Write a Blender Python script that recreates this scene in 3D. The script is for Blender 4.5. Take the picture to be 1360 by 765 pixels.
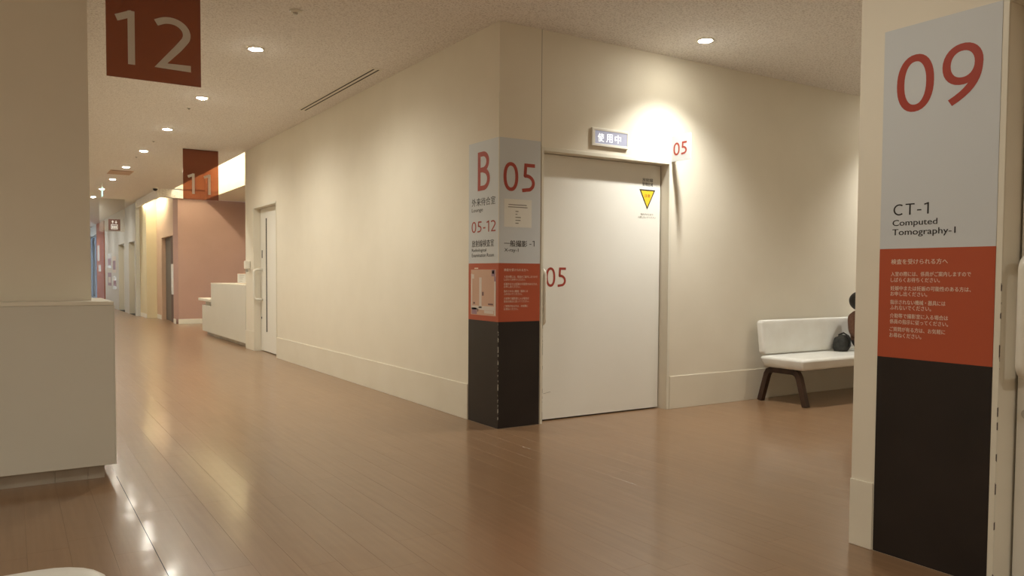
import bpy, bmesh, math, random
from mathutils import Vector, Matrix
random.seed(7)
for o in list(bpy.data.objects):
    bpy.data.objects.remove(o)
SC = bpy.context.scene
COL = SC.collection

# ------------------------------------------------------------------ camera
CAM = Vector((-3.18267, -5.18541, 1.2))
YAW, PIT, ROLL, FPX = 0.567838, 0.0389658, 0.0061505, 1043.97
fwd = Vector((math.sin(YAW)*math.cos(PIT), math.cos(YAW)*math.cos(PIT), -math.sin(PIT)))
r0 = Vector((math.cos(YAW), -math.sin(YAW), 0)); u0 = r0.cross(fwd)
cr = math.cos(ROLL)*r0 + math.sin(ROLL)*u0; cu = -math.sin(ROLL)*r0 + math.cos(ROLL)*u0
cd = bpy.data.cameras.new('camera'); cam = bpy.data.objects.new('camera', cd); COL.objects.link(cam)
cam.matrix_world = Matrix(((cr.x, cu.x, -fwd.x, CAM.x), (cr.y, cu.y, -fwd.y, CAM.y), (cr.z, cu.z, -fwd.z, CAM.z), (0, 0, 0, 1)))
cd.sensor_width = 36; cd.lens = 36*FPX/1360; cd.shift_y = 23.64/1360; cd.clip_start = 0.05; cd.clip_end = 200
SC.camera = cam
# ------------------------------------------------------------------ world and exposure
W = bpy.data.worlds.new('world'); SC.world = W; W.use_nodes = True
bg = W.node_tree.nodes['Background']; bg.inputs[0].default_value = (0.62, 0.78, 1.0, 1); bg.inputs[1].default_value = 7.0
SC.view_settings.view_transform = 'Standard'; SC.view_settings.look = 'None'
SC.view_settings.gamma = 1.0; SC.view_settings.use_curve_mapping = False
SC.view_settings.exposure = 0.42
# lamps: warm recessed downlights, some added unseen as fill (built with their fixtures further down)
LAMP_COLOR = (1.0, 0.97, 0.86)
POWER_CORRIDOR, POWER_WASH, POWER_LOBBY, POWER_SIDE = 128.0, 188.0, 220.0, 28.0
SPOT_ANGLE, SPOT_BLEND = math.radians(160), 1.0
CEIL = 3.143

# ------------------------------------------------------------------ materials
def mat(name, color, rough=0.5, **k):
    m = bpy.data.materials.new(name); m.use_nodes = True
    b = m.node_tree.nodes['Principled BSDF']
    b.inputs['Base Color'].default_value = (*color, 1); b.inputs['Roughness'].default_value = rough
    b.inputs['Specular IOR Level'].default_value = k.get('spec', 0.4)
    b.inputs['Metallic'].default_value = k.get('metal', 0)
    if 'emit' in k:
        b.inputs['Emission Color'].default_value = (*k.get('ecol', color), 1); b.inputs['Emission Strength'].default_value = k['emit']
    if 'trans' in k: b.inputs['Transmission Weight'].default_value = k['trans']
    if 'coat' in k: b.inputs['Coat Weight'].default_value = k['coat']; b.inputs['Coat Roughness'].default_value = k.get('coatr', .15)
    return m
def N(m, t, **inp):
    n = m.node_tree.nodes.new(t)
    for k, v in inp.items():
        if k in n.inputs: n.inputs[k].default_value = v
        else: setattr(n, k, v)
    return n
def noise_mat(name, c1, c2, scale, rough=0.6, bump=0.0, bscale=None, stretch=(1, 1, 1), spec=0.35, detail=4, lo=.35, hi=.65, bdist=.002):
    m = mat(name, c1, rough, spec=spec); nt = m.node_tree; b = nt.nodes['Principled BSDF']
    geo = N(m, 'ShaderNodeNewGeometry'); mp = N(m, 'ShaderNodeMapping'); mp.inputs['Scale'].default_value = stretch
    nt.links.new(geo.outputs['Position'], mp.inputs['Vector'])
    nz = N(m, 'ShaderNodeTexNoise', Scale=scale, Detail=detail); nt.links.new(mp.outputs[0], nz.inputs['Vector'])
    rp = N(m, 'ShaderNodeValToRGB'); nt.links.new(nz.outputs['Fac'], rp.inputs[0])
    rp.color_ramp.elements[0].color = (*c1, 1); rp.color_ramp.elements[1].color = (*c2, 1)
    rp.color_ramp.elements[0].position = lo; rp.color_ramp.elements[1].position = hi
    nt.links.new(rp.outputs[0], b.inputs['Base Color'])
    if bump:
        n2 = N(m, 'ShaderNodeTexNoise', Scale=bscale or scale, Detail=3); nt.links.new(mp.outputs[0], n2.inputs['Vector'])
        bp = N(m, 'ShaderNodeBump', Strength=bump, Distance=bdist); nt.links.new(n2.outputs['Fac'], bp.inputs['Height'])
        nt.links.new(bp.outputs[0], b.inputs['Normal'])
    return m

M = {}
M['wall'] = noise_mat('wall_vinyl', (.755, .70, .585), (.775, .72, .605), 3, .62, .12, 160)
M['base'] = noise_mat('wall_base_vinyl', (.72, .665, .55), (.75, .70, .59), 2.2, .5, .06, 120)
M['ceil'] = noise_mat('mineral_ceiling', (.87, .84, .80), (.62, .58, .54), 75, .9, .9, 70, spec=.1, lo=.47, hi=.68, detail=5, bdist=.005)
M['white_paint'] = noise_mat('off_white_metal_paint', (.76, .73, .64), (.78, .75, .665), 2.5, .38, .03, 200)
M['jamb'] = mat('door_frame_paint', (.72, .68, .57), .4)
M['door'] = noise_mat('door_leaf_paint', (.80, .78, .715), (.82, .80, .735), 2, .33, .02, 200)
M['gap'] = mat('dark_gap', (.012, .011, .01), .8)
M['vinyl_white'] = mat('white_sign_vinyl', (.585, .61, .625), .45)
M['vinyl_red'] = mat('brick_red_sign_vinyl', (.43, .082, .034), .42)
M['vinyl_black'] = noise_mat('dark_brown_sign_vinyl', (.017, .0125, .011), (.022, .016, .014), 4, .42)
M['ink_red'] = mat('red_lettering', (.36, .050, .030), .5)
M['ink_black'] = mat('black_lettering', (.018, .016, .015), .5)
M['ink_grey'] = mat('grey_lettering', (.25, .23, .2), .5)
M['ink_pale'] = mat('pale_lettering', (.75, .62, .50), .5)
M['paper'] = mat('notice_paper', (.74, .72, .66), .25)
M['map_bg'] = mat('map_beige', (.58, .37, .27), .5); M['map_pale'] = mat('map_pale', (.66, .58, .52), .5)
M['map_purple'] = mat('map_mauve', (.33, .20, .25), .5); M['map_dark'] = mat('map_dark', (.16, .08, .08), .5)
M['yellow'] = mat('caution_yellow', (.78, .55, .035), .45)
M['plastic'] = mat('cream_plastic', (.78, .75, .66), .28, spec=.5)
M['seat'] = noise_mat('white_vinyl_upholstery', (.77, .76, .71), (.72, .70, .64), 5, .3, .08, 9, spec=.5, bdist=.01)
M['leg'] = noise_mat('dark_bent_wood', (.035, .018, .012), (.06, .032, .02), 12, .4, stretch=(1, 1, .2))
M['steel'] = mat('brushed_steel', (.55, .53, .49), .38, metal=.85)
M['kick'] = noise_mat('kick_plate_steel', (.50, .45, .38), (.40, .35, .28), 5, .36)
M['kick'].node_tree.nodes['Principled BSDF'].inputs['Metallic'].default_value = .35
M['counter'] = noise_mat('counter_laminate', (.66, .635, .555), (.68, .655, .575), 2, .45)
M['counter_top'] = mat('counter_top_laminate', (.78, .74, .63), .35)
M['pink'] = noise_mat('dusty_pink_wall', (.45, .293, .252), (.47, .308, .266), 2, .7, .1, 120)
M['tan'] = noise_mat('tan_wall', (.60, .43, .31), (.62, .45, .33), 2, .7)
M['yellow_wall'] = noise_mat('pale_yellow_wall', (.70, .62, .42), (.72, .64, .44), 2, .7)
M['grey_wall'] = noise_mat('grey_white_wall', (.60, .60, .585), (.62, .62, .60), 2, .65)
M['orange'] = mat('brick_orange_panel', (.36, .10, .045), .5)
M['dark_door'] = mat('dark_grey_door', (.13, .115, .10), .45)
M['brown_trim'] = mat('dark_brown_trim', (.10, .05, .04), .5)
M['alu'] = mat('window_aluminium', (.35, .38, .42), .4, metal=.6)
M['slot'] = mat('black_slot', (.012, .008, .007), .7)
M['lens'] = mat('lit_lens', (1, .95, .85), .4, emit=170, ecol=(1, .955, .82))
M['tube'] = mat('lit_cove_tube', (1, .95, .85), .4, emit=75, ecol=(1, .92, .66))
M['lightbox'] = mat('lit_grey_panel', (.36, .37, .46), .4, emit=.16, ecol=(.55, .58, .80))
M['lightbox_ink'] = mat('lit_white_letters', (.9, .9, .9), .4, emit=.7, ecol=(1, .98, .98))
M['black_plastic'] = mat('black_plastic', (.015, .014, .014), .3)
M['exit_green'] = mat('lit_exit_sign', (.5, .9, .75), .4, emit=.7, ecol=(.55, .95, .85))
M['skin'] = mat('skin', (.36, .19, .12), .55); M['hair'] = mat('black_hair', (.012, .009, .008), .5)
M['brown_top'] = noise_mat('brown_knit', (.15, .075, .05), (.19, .10, .065), 60, .85); M['trousers'] = mat('dark_trousers', (.03, .03, .035), .85)
M['bag'] = noise_mat('charcoal_nylon', (.022, .022, .02), (.05, .05, .045), 30, .6, .3, 40)
M['outside'] = mat('pale_terrace', (.6, .62, .64), .8)

def glass_mat(name, col, diff, dcol, rough=.08):
    # thin tinted acrylic: partly clear, partly coloured body, glossy skin
    m = bpy.data.materials.new(name); m.use_nodes = True; nt = m.node_tree; nt.nodes.clear()
    out = N(m, 'ShaderNodeOutputMaterial'); tr = N(m, 'ShaderNodeBsdfTransparent'); tr.inputs[0].default_value = (*col, 1)
    df = N(m, 'ShaderNodeBsdfDiffuse'); df.inputs[0].default_value = (*dcol, 1)
    mx = N(m, 'ShaderNodeMixShader'); mx.inputs[0].default_value = diff
    nt.links.new(tr.outputs[0], mx.inputs[1]); nt.links.new(df.outputs[0], mx.inputs[2])
    gl = N(m, 'ShaderNodeBsdfGlossy', Roughness=rough); fr = N(m, 'ShaderNodeFresnel', IOR=1.45)
    m2 = N(m, 'ShaderNodeMixShader'); nt.links.new(fr.outputs[0], m2.inputs[0]); nt.links.new(mx.outputs[0], m2.inputs[1]); nt.links.new(gl.outputs[0], m2.inputs[2])
    nt.links.new(m2.outputs[0], out.inputs[0]); return m
M['acrylic_red'] = glass_mat('red_acrylic', (.64, .37, .26), .38, (.25, .08, .045))
M['acrylic_clear'] = glass_mat('clear_acrylic', (.93, .92, .90), .12, (.6, .57, .5))
M['acrylic_ink'] = glass_mat('frosted_lettering', (.88, .82, .70), .72, (.78, .77, .68), .4)
M['pane'] = glass_mat('window_glass', (.93, .96, .98), .0, (1, 1, 1), .02)

def chip_mat(name, base, chip, scale, thr, stretch):
    m = mat(name, base, .45); nt = m.node_tree
    geo = N(m, 'ShaderNodeNewGeometry'); mp = N(m, 'ShaderNodeMapping'); mp.inputs['Scale'].default_value = stretch
    nt.links.new(geo.outputs['Position'], mp.inputs['Vector'])
    nz = N(m, 'ShaderNodeTexNoise', Scale=scale, Detail=5); nt.links.new(mp.outputs[0], nz.inputs['Vector'])
    rp = N(m, 'ShaderNodeValToRGB'); nt.links.new(nz.outputs['Fac'], rp.inputs[0])
    rp.color_ramp.elements[0].color = (*base, 1); rp.color_ramp.elements[1].color = (*chip, 1)
    rp.color_ramp.elements[0].position = thr; rp.color_ramp.elements[1].position = thr+.02
    nt.links.new(rp.outputs[0], nt.nodes['Principled BSDF'].inputs['Base Color']); return m
M['chip_black'] = chip_mat('chipped_dark_edge', (.02, .015, .013), (.55, .52, .45), 26, .52, (1, 1, 1))
M['chip_white'] = chip_mat('chipped_white_edge', (.72, .68, .57), (.06, .04, .03), 20, .565, (1, 1, 1))

def floor_mat():
    m = mat('wood_grain_vinyl', (.2, .1, .06), .28, spec=.7); nt = m.node_tree; b = nt.nodes['Principled BSDF']; L = nt.links.new
    geo = N(m, 'ShaderNodeNewGeometry'); mp = N(m, 'ShaderNodeMapping'); mp.inputs['Scale'].default_value = (1, .045, 1)
    oi = N(m, 'ShaderNodeObjectInfo')
    L(geo.outputs['Position'], mp.inputs['Vector'])
    n1 = N(m, 'ShaderNodeTexNoise', Scale=38, Detail=3, Roughness=.5); L(mp.outputs[0], n1.inputs['Vector'])
    rp = N(m, 'ShaderNodeValToRGB'); L(n1.outputs['Fac'], rp.inputs[0])
    e = rp.color_ramp.elements; e[0].position = .3; e[0].color = (.224, .127, .066, 1); e[1].position = .75; e[1].color = (.266, .158, .085, 1)
    hs = N(m, 'ShaderNodeHueSaturation'); L(rp.outputs[0], hs.inputs['Color'])
    mr = N(m, 'ShaderNodeMapRange'); mr.inputs['To Min'].default_value = .965; mr.inputs['To Max'].default_value = 1.035
    L(oi.outputs['Random'], mr.inputs['Value']); L(mr.outputs[0], hs.inputs['Value']); L(hs.outputs[0], b.inputs['Base Color'])
    n2 = N(m, 'ShaderNodeTexNoise', Scale=2.2, Detail=4); L(geo.outputs['Position'], n2.inputs['Vector'])
    m2 = N(m, 'ShaderNodeMapRange'); m2.inputs['To Min'].default_value = .07; m2.inputs['To Max'].default_value = .16
    L(n2.outputs['Fac'], m2.inputs['Value'])
    n3 = N(m, 'ShaderNodeTexNoise', Scale=6, Detail=1); L(geo.outputs['Position'], n3.inputs['Vector'])
    b1 = N(m, 'ShaderNodeBump', Strength=.14, Distance=.01); L(n3.outputs['Fac'], b1.inputs['Height'])
    L(b1.outputs[0], b.inputs['Normal'])
    # wax: a sharper sheen over the satin vinyl
    c = N(m, 'ShaderNodeBsdfPrincipled'); c.inputs['Specular IOR Level'].default_value = .8
    L(hs.outputs[0], c.inputs['Base Color']); L(m2.outputs[0], c.inputs['Roughness']); L(b1.outputs[0], c.inputs['Normal'])
    mx = N(m, 'ShaderNodeMixShader'); mx.inputs[0].default_value = .32
    L(b.outputs[0], mx.inputs[1]); L(c.outputs[0], mx.inputs[2]); L(mx.outputs[0], nt.nodes['Material Output'].inputs[0])
    return m
M['floor'] = floor_mat()

# ------------------------------------------------------------------ mesh helpers
def box(bm, x0, x1, y0, y1, z0, z1):
    v = [bm.verts.new(p) for p in ((x0, y0, z0), (x1, y0, z0), (x1, y1, z0), (x0, y1, z0), (x0, y0, z1), (x1, y0, z1), (x1, y1, z1), (x0, y1, z1))]
    for f in ((0, 3, 2, 1), (4, 5, 6, 7), (0, 1, 5, 4), (1, 2, 6, 5), (2, 3, 7, 6), (3, 0, 4, 7)):
        bm.faces.new([v[i] for i in f])
def prism(bm, pts, z0, z1):
    a = [bm.verts.new((x, y, z0)) for x, y in pts]; b = [bm.verts.new((x, y, z1)) for x, y in pts]; n = len(pts)
    bm.faces.new(a[::-1]); bm.faces.new(b)
    for i in range(n): bm.faces.new((a[i], a[(i+1) % n], b[(i+1) % n], b[i]))
def rbox(bm, x0, x1, y0, y1, z0, z1, r=.004, seg=2):
    b = bmesh.new(); box(b, x0, x1, y0, y1, z0, z1)
    bmesh.ops.bevel(b, geom=b.edges[:], offset=r, segments=seg, affect='EDGES', profile=.5)
    t = bpy.data.meshes.new('t'); b.to_mesh(t); b.free(); bm.from_mesh(t); bpy.data.meshes.remove(t)
def tube(bm, pts, r, seg=10):
    pts = [Vector(p) for p in pts]; rings = []
    for i, p in enumerate(pts):
        d = ((pts[min(i+1, len(pts)-1)]-p).normalized() + (p-pts[max(i-1, 0)]).normalized()).normalized()
        a = d.orthogonal().normalized() if i == 0 else (rings_a - d*rings_a.dot(d)).normalized()
        rings_a = a; c = d.cross(a); rr = r[i] if isinstance(r, (list, tuple)) else r
        rings.append([bm.verts.new(p + rr*(math.cos(t)*a + math.sin(t)*c)) for t in [2*math.pi*k/seg for k in range(seg)]])
    for A, B in zip(rings, rings[1:]):
        for k in range(seg): bm.faces.new((A[k], A[(k+1) % seg], B[(k+1) % seg], B[k]))
    bm.faces.new(rings[0][::-1]); bm.faces.new(rings[-1])
def lathe(bm, prof, cx, cy, seg=32):
    rings = [[bm.verts.new((cx+r*math.cos(2*math.pi*k/seg), cy+r*math.sin(2*math.pi*k/seg), z)) for k in range(seg)] for r, z in prof]
    for A, B in zip(rings, rings[1:]):
        for k in range(seg): bm.faces.new((A[k], A[(k+1) % seg], B[(k+1) % seg], B[k]))
    return rings
def obj(name, bm, m, parent=None, smooth=False, origin=None, fix=True):
    """link one mesh (world coordinates in bm) as an object with its origin at its base"""
    if fix: bmesh.ops.recalc_face_normals(bm, faces=bm.faces[:])
    me = bpy.data.meshes.new(name); bm.to_mesh(me); bm.free()
    return objm(name, me, m, parent, smooth, origin)
def objm(name, me, m, parent=None, smooth=False, origin=None):
    if origin is None:
        xs = [v.co for v in me.vertices]
        origin = Vector(((min(v.x for v in xs)+max(v.x for v in xs))/2, (min(v.y for v in xs)+max(v.y for v in xs))/2, min(v.z for v in xs)))
    origin = Vector(origin); me.transform(Matrix.Translation(-origin))
    if m is not None: me.materials.append(M[m] if isinstance(m, str) else m)
    if smooth:
        for p in me.polygons: p.use_smooth = True
    o = bpy.data.objects.new(name, me); COL.objects.link(o)
    if parent is not None:
        o.parent = parent; base = parent.location.copy(); pp = parent.parent
        while pp is not None: base += pp.location; pp = pp.parent
        o.location = origin - base
    else: o.location = origin
    return o
def tag(o, label, cat, group=None, kind=None):
    o['label'] = label; o['category'] = cat
    if group: o['group'] = group
    if kind: o['kind'] = kind
    return o
def thing(name, label, cat, loc, group=None, kind=None):
    o = bpy.data.objects.new(name, None); COL.objects.link(o); o.location = loc; o.empty_display_size = .1
    return tag(o, label, cat, group, kind)
def B(name, m, parent, *bx, r=0, **k):
    bm = bmesh.new()
    for b in bx:
        (rbox(bm, *b, r=r) if r else box(bm, *b))
    return obj(name, bm, m, parent, **k)
def struct(name, label, cat, m, *bx):
    return tag(B(name, m, None, *bx), label, cat, kind='structure')
def copy_tree(o, parent=None):
    c = o.copy(); COL.objects.link(c); c.parent = parent
    for ch in list(o.children): copy_tree(ch, c)
    return c

# planes for lettering: origin, right, up, out
class Plane:
    def __init__(s, o, r, out): s.o, s.r, s.n, s.u = Vector(o), Vector(r), Vector(out), Vector((0, 0, 1))
    def p(s, a, b, d=0): return s.o + a*s.r + b*s.u + d*s.n
P_B = Plane((0, 0, 0), (0, -1, 0), (-1, 0, 0))           # faces -x : a = -y
P_X = Plane((0, 0, 0), (1, 0, 0), (0, -1, 0))            # faces -y : a = x
def rect(bm, pl, a0, a1, b0, b1, d0, d1):
    v = [bm.verts.new(pl.p(a, b, d)) for d in (d0, d1) for a, b in ((a0, b0), (a1, b0), (a1, b1), (a0, b1))]
    for f in ((0, 3, 2, 1), (4, 5, 6, 7), (0, 1, 5, 4), (1, 2, 6, 5), (2, 3, 7, 6), (3, 0, 4, 7)): bm.faces.new([v[i] for i in f])
def R_(name, m, parent, pl, a0, a1, b0, b1, d0, d1):
    bm = bmesh.new(); rect(bm, pl, a0, a1, b0, b1, d0, d1); return obj(name, bm, m, parent)
def text(body, pl, a, b, h, width, d, m, parent, name='lettering', bold=.022):
    """one line of lettering: lower-left (a,b), glyph height h, total width fitted"""
    cu_ = bpy.data.curves.new('t', 'FONT'); cu_.body = body; cu_.size = 1; cu_.resolution_u = 3; cu_.offset = 0
    t = bpy.data.objects.new('t', cu_); COL.objects.link(t)
    dg = bpy.context.evaluated_depsgraph_get(); me = bpy.data.meshes.new_from_object(t.evaluated_get(dg))
    bpy.data.objects.remove(t)
    if not len(me.vertices): return None
    x0 = min(v.co.x for v in me.vertices); x1 = max(v.co.x for v in me.vertices)
    y0 = min(v.co.y for v in me.vertices); y1 = max(v.co.y for v in me.vertices)
    sx, sy = width/(x1-x0), h/(y1-y0)
    bm = bmesh.new()
    for k in (-.5, .5):           # stroke thickened sideways
        q = me.copy()
        for v in q.vertices: v.co = pl.p(a+(v.co.x-x0+k*bold)*sx, b+(v.co.y-y0)*sy, d+k*.0001)
        bm.from_mesh(q); bpy.data.meshes.remove(q)
    bpy.data.meshes.remove(me)
    return obj(name, bm, m, parent, fix=False)

# stroke-drawn glyphs (unit height, baseline 0)
def arc(cx, cy, rx, ry, a0, a1, n=14, e=1.0):
    out = []
    for i in range(n+1):
        t = math.radians(a0+(a1-a0)*i/n); c, s = math.cos(t), math.sin(t)
        out.append((cx+rx*math.copysign(abs(c)**e, c), cy+ry*math.copysign(abs(s)**e, s)))
    return out
S = .124; H_ = S/2
GLYPH = {
 '0': (.66, [(arc(.33, .5, .30-H_, .5-H_, 90, 450, 36, .90), True)]),
 '5': (.62, [([(.56, 1-H_), (.175, 1-H_), (.150, .575)] + arc(.20, .315, .36-H_, .315-H_, 98, -62, 14) + [(.03, H_-.012)], False)]),
 '9': (.66, [(arc(.33, .655, .30-H_, .345-H_, 0, 360, 30, .94), True), ([(.63-H_, .67)] + [(.63-H_-.02*t-.10*t*t-.29*t**3, .67-.635*t**.92) for t in [k/10 for k in range(1, 11)]], False)]),
 '1': (.42, [([(.28, 0), (.28, 1)], False), ([(.02, .835), (.30, .955)], False)]),
 '2': (.62, [([(.05, .86)] + arc(.27, .70, .33-H_, .30-H_, 122, -28, 14) + [(.40, .43), (.12, H_), (.60, H_)], False)]),
 'B': (.60, [([(.03+H_, .0), (.03+H_, 1.0)], False), ([(.08, 1-H_), (.24, 1-H_)] + arc(.26, .735, .275-H_, .265-H_, 80, -80, 12) + [(.10, .53)], False), ([(.10, .53), (.26, .53)] + arc(.28, .285, .29-H_, .285-H_, 80, -80, 12) + [(.08, H_)], False)]),
 'C': (.72, [(arc(.42, .5, .36, .445, 52, 308, 26), False)]),
 'T': (.64, [([(.0, .945), (.64, .945)], False), ([(.32, 0), (.32, .95)], False)]),
 '-': (.36, [([(.03, .38), (.33, .38)], False)]),
 ' ': (.3, []),
}
def strip2d(pts, w, closed):
    n = len(pts); P = [Vector(p) for p in pts]
    if closed and (P[0]-P[-1]).length < 1e-6: P = P[:-1]; n -= 1
    out = []
    for i in range(n):
        a = P[i-1] if (i or closed) else None; c = P[(i+1) % n] if (i < n-1 or closed) else None
        d1 = (P[i]-a).normalized() if a is not None else (c-P[i]).normalized()
        d2 = (c-P[i]).normalized() if c is not None else d1
        n1 = Vector((-d1.y, d1.x)); n2 = Vector((-d2.y, d2.x)); nn = (n1+n2)
        nn = nn.normalized() if nn.length > 1e-6 else n1
        k = w/2/max(.55, nn.dot(n1)); out.append((P[i]+nn*k, P[i]-nn*k))
    return out
def strokes(s, pl, a, b, h, width, d, m, parent, w=S, name='numeral', gap=.1):
    """each glyph is its own object; fitted to width"""
    tot = sum(GLYPH[c][0] for c in s) + gap*(len(s)-1); sx = width/(tot-.06) if width else h; x = -.03; res = []
    for c in s:
        adv, parts = GLYPH[c]
        if parts:
            bm = bmesh.new()
            for j, (pts, closed) in enumerate(parts):
                st = strip2d(pts, w, closed); k = len(st); dd = d+.0002*j
                V = [[bm.verts.new(pl.p(a+(x+q.x)*sx, b+q.y*h, e)) for q in pr] for pr in st for e in (dd,)]
                for i in range(k if closed else k-1): bm.faces.new((V[i][1], V[(i+1) % k][1], V[(i+1) % k][0], V[i][0]))
            res.append(obj(name, bm, m, parent, fix=False))
        x += adv+gap
    return res

# ================================================================== SETTING
# ---- floor: slab, and the planks laid on it
M['joint'] = mat('floor_joint', (.13, .072, .042), .5)
fl = tag(B('floor', 'joint', None, (-9.2, 7.2, -10.2, 34, -.16, -.0045)), 'brown wood-grain plank floor of the corridor and lobby', 'floor', kind='structure')
PW, PL = .1565, 1.22
def proj(p):
    q = Vector(p)-CAM; z = q.dot(fwd)
    if z < .1: return None
    return (680+FPX*q.dot(cr)/z, 406.14-FPX*q.dot(cu)/z, z)
def hidden(x0, y0):
    x1, y1 = x0+PW, y0+PL
    return (x0 > .12 and y0 > .14 and y1 < 7.6) or (x0 > .12 and y1 < -3.2) or (x1 < -2.85 and y0 > .15)
planks = []
ix0 = int(math.floor((-9.0+2.673)/PW)); ix1 = int(math.ceil((6.9+2.673)/PW))
rr = random.Random(3)
for ix in range(ix0, ix1):
    x0 = -2.673+ix*PW; off = rr.random()*PL
    if ix == 2: off = (-1.305+10.4) % PL
    y = -10.0-PL+off
    while y < 33.5:
        yc, xc = y+PL/2, x0+PW/2
        if not hidden(x0, y):
            s = 0
            for ya in (.05, .35, .65, .95):
                p = proj((xc, y+PL*ya, 0))
                if p and -20 < p[0] < 1380 and 350 < p[1] < 785: s += 1/p[2]**3
            planks.append((s, x0, y))
        y += PL
planks.sort(reverse=True)
bm = bmesh.new()
g = .0004
rbm = bmesh.new()
box(rbm, g/2-PW/2, PW/2-g/2, g/2-PL/2, PL/2-g/2, 0, .004)
bmesh.ops.bevel(rbm, geom=[e for e in rbm.edges if min(v.co.z for v in e.verts) > .003], offset=.0003, segments=1, affect='EDGES')
pm = bpy.data.meshes.new('plank'); rbm.to_mesh(pm); rbm.free(); pm.materials.append(M['floor'])
for i, (s, x0, y) in enumerate(planks[:300]):
    o = bpy.data.objects.new('plank', pm); COL.objects.link(o); o.parent = fl
    o.location = Vector((x0+PW/2, y+PL/2, -.004)) - fl.location
    
for s, x0, y in planks[300:]:
    box(bm, x0+g/2, x0+PW-g/2, y+g/2, y+PL-g/2, -.004, 0)
jb = B('joint_strip', 'gap', fl, (-2.6745, -2.6715, -10, -.06, -.003, .0003))
o = obj('planks_beyond', bm, 'floor', fl); o['kind'] = 'stuff'

# ---- ceiling
struct('ceiling', 'speckled mineral-fibre ceiling over the corridor and lobby', 'ceiling', 'ceil',
       (-9.2, .02, -10.2, 34, CEIL, CEIL+.1), (.02, 7.2, -10.2, 7.75, CEIL, CEIL+.1),
       (.02, 3.4, 14.6, 19, CEIL+.02, CEIL+.1))
struct('ceiling_reception', 'lower plain ceiling over the reception recess', 'ceiling', 'wall', (.76, 3.4, 7.75, 14.6, 2.95, 3.0))
struct('wall_light_well', 'brightly washed upright sides of the ceiling light well', 'wall', 'wall',
       (.76, .86, 7.75, 14.6, 3.0, 3.75), (.02, .86, 14.56, 14.66, CEIL+.03, 3.75), (-.08, .02, 7.75, 14.66, CEIL+.1, 3.75), (-.08, .86, 7.65, 7.75, CEIL+.1, 3.75), (-.08, .86, 7.65, 14.66, 3.75, 3.85))
struct('trim_1', 'dropped beige fascia above the dusty pink wall', 'trim', 'ceil', (-.3, 3.2, 14.58, 14.64, 2.95, CEIL), (-.3, -.26, 14.64, 18.2, 2.95, CEIL))

# ---- wall along the corridor (with a sliding door), its end post, and the wall with door 05
DH = 2.193
WB = struct('wall_right', 'long cream wall of the corridor with one sliding door', 'wall', 'wall',
       (0, .2, 0, 6.03, 0, CEIL), (0, .2, 6.03, 7.23, 2.2, CEIL), (0, .2, 7.23, 7.75, 0, CEIL))
struct('wall_front', 'cream wall with the wide X-ray room door', 'wall', 'wall',
       (.2, .391, 0, .3, 0, CEIL), (.394, 1.775, 0, .3, DH, CEIL), (1.775, 7.0, 0, .3, 0, CEIL), (.391, .394, .01, .3, DH, CEIL), (.394, .416, .0, .3, 0, DH))
struct('wall_near_right', 'near cream wall end with the CT room door', 'wall', 'wall',
       (0, .2, -3.665, -3.05, 0, CEIL), (0, .2, -5.05, -3.665, 2.24, CEIL), (0, .2, -10, -5.05, 0, CEIL), (.2, 7.0, -3.25, -3.05, 0, CEIL))
struct('wall_cross_end', 'far end wall of the side corridor', 'wall', 'wall', (7.0, 7.2, -3.25, .3, 0, CEIL))
struct('wall_left', 'cream pillar wall rising behind the near counter', 'wall', 'wall', (-9, -2.78, .1, .3, 0, CEIL), (-2.98, -2.78, .3, 34, 0, CEIL))
struct('wall_lobby', 'lobby walls behind the viewer', 'wall', 'wall', (-9.2, -9.0, -10, .3, 0, CEIL), (-9.2, .2, -10.2, -10, 0, CEIL))
struct('wall_reception_side', 'side and back walls of the reception recess', 'wall', 'wall', (3.2, 3.4, 7.75, 14.65, 0, 2.95), (.2, 3.4, 7.65, 7.75, 0, 2.95))
bm = bmesh.new(); prism(bm, [(.15, 14.65), (3.4, 14.65), (3.4, 15.0), (.1, 15.0)], 0, 2.95)
tag(obj('wall_pink', bm, 'pink', None), 'dusty pink wall behind the reception counter', 'wall', kind='structure')
struct('wall_alcove', 'tan side wall past the pink wall with a dark doorway', 'wall', 'tan',
       (.1, .3, 15.0, 15.02, 0, CEIL), (.1, .3, 15.02, 16.72, 2.1, CEIL), (.1, .3, 16.72, 17.5, 0, CEIL))
struct('wall_pier', 'pale yellow square pier lit from above', 'wall', 'yellow_wall', (-.15, .3, 17.5, 18.75, 0, CEIL))
struct('wall_far', 'grey-white far corridor wall with two doorways', 'wall', 'grey_wall',
       (-.25, -.05, 18.75, 19.0, 0, CEIL), (-.25, -.05, 19.0, 20.3, 2.09, CEIL), (-.25, -.05, 20.3, 21.4, 0, CEIL), (-.25, -.05, 21.4, 22.9, 2.09, CEIL),
       (-.25, -.05, 22.9, 27.2, 0, CEIL), (-.25, -.05, 30.1, 34, 2.75, CEIL), (-.25, -.05, 30.1, 34, 0, .12))
struct('wall_orange', 'brick orange panel wall near the far window', 'wall', 'orange', (-.28, -.05, 27.2, 30.1, 0, CEIL-.03))
struct('wall_end', 'end wall of the corridor', 'wall', 'grey_wall', (-2.98, .0, 34, 34.2, 0, CEIL))

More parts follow.
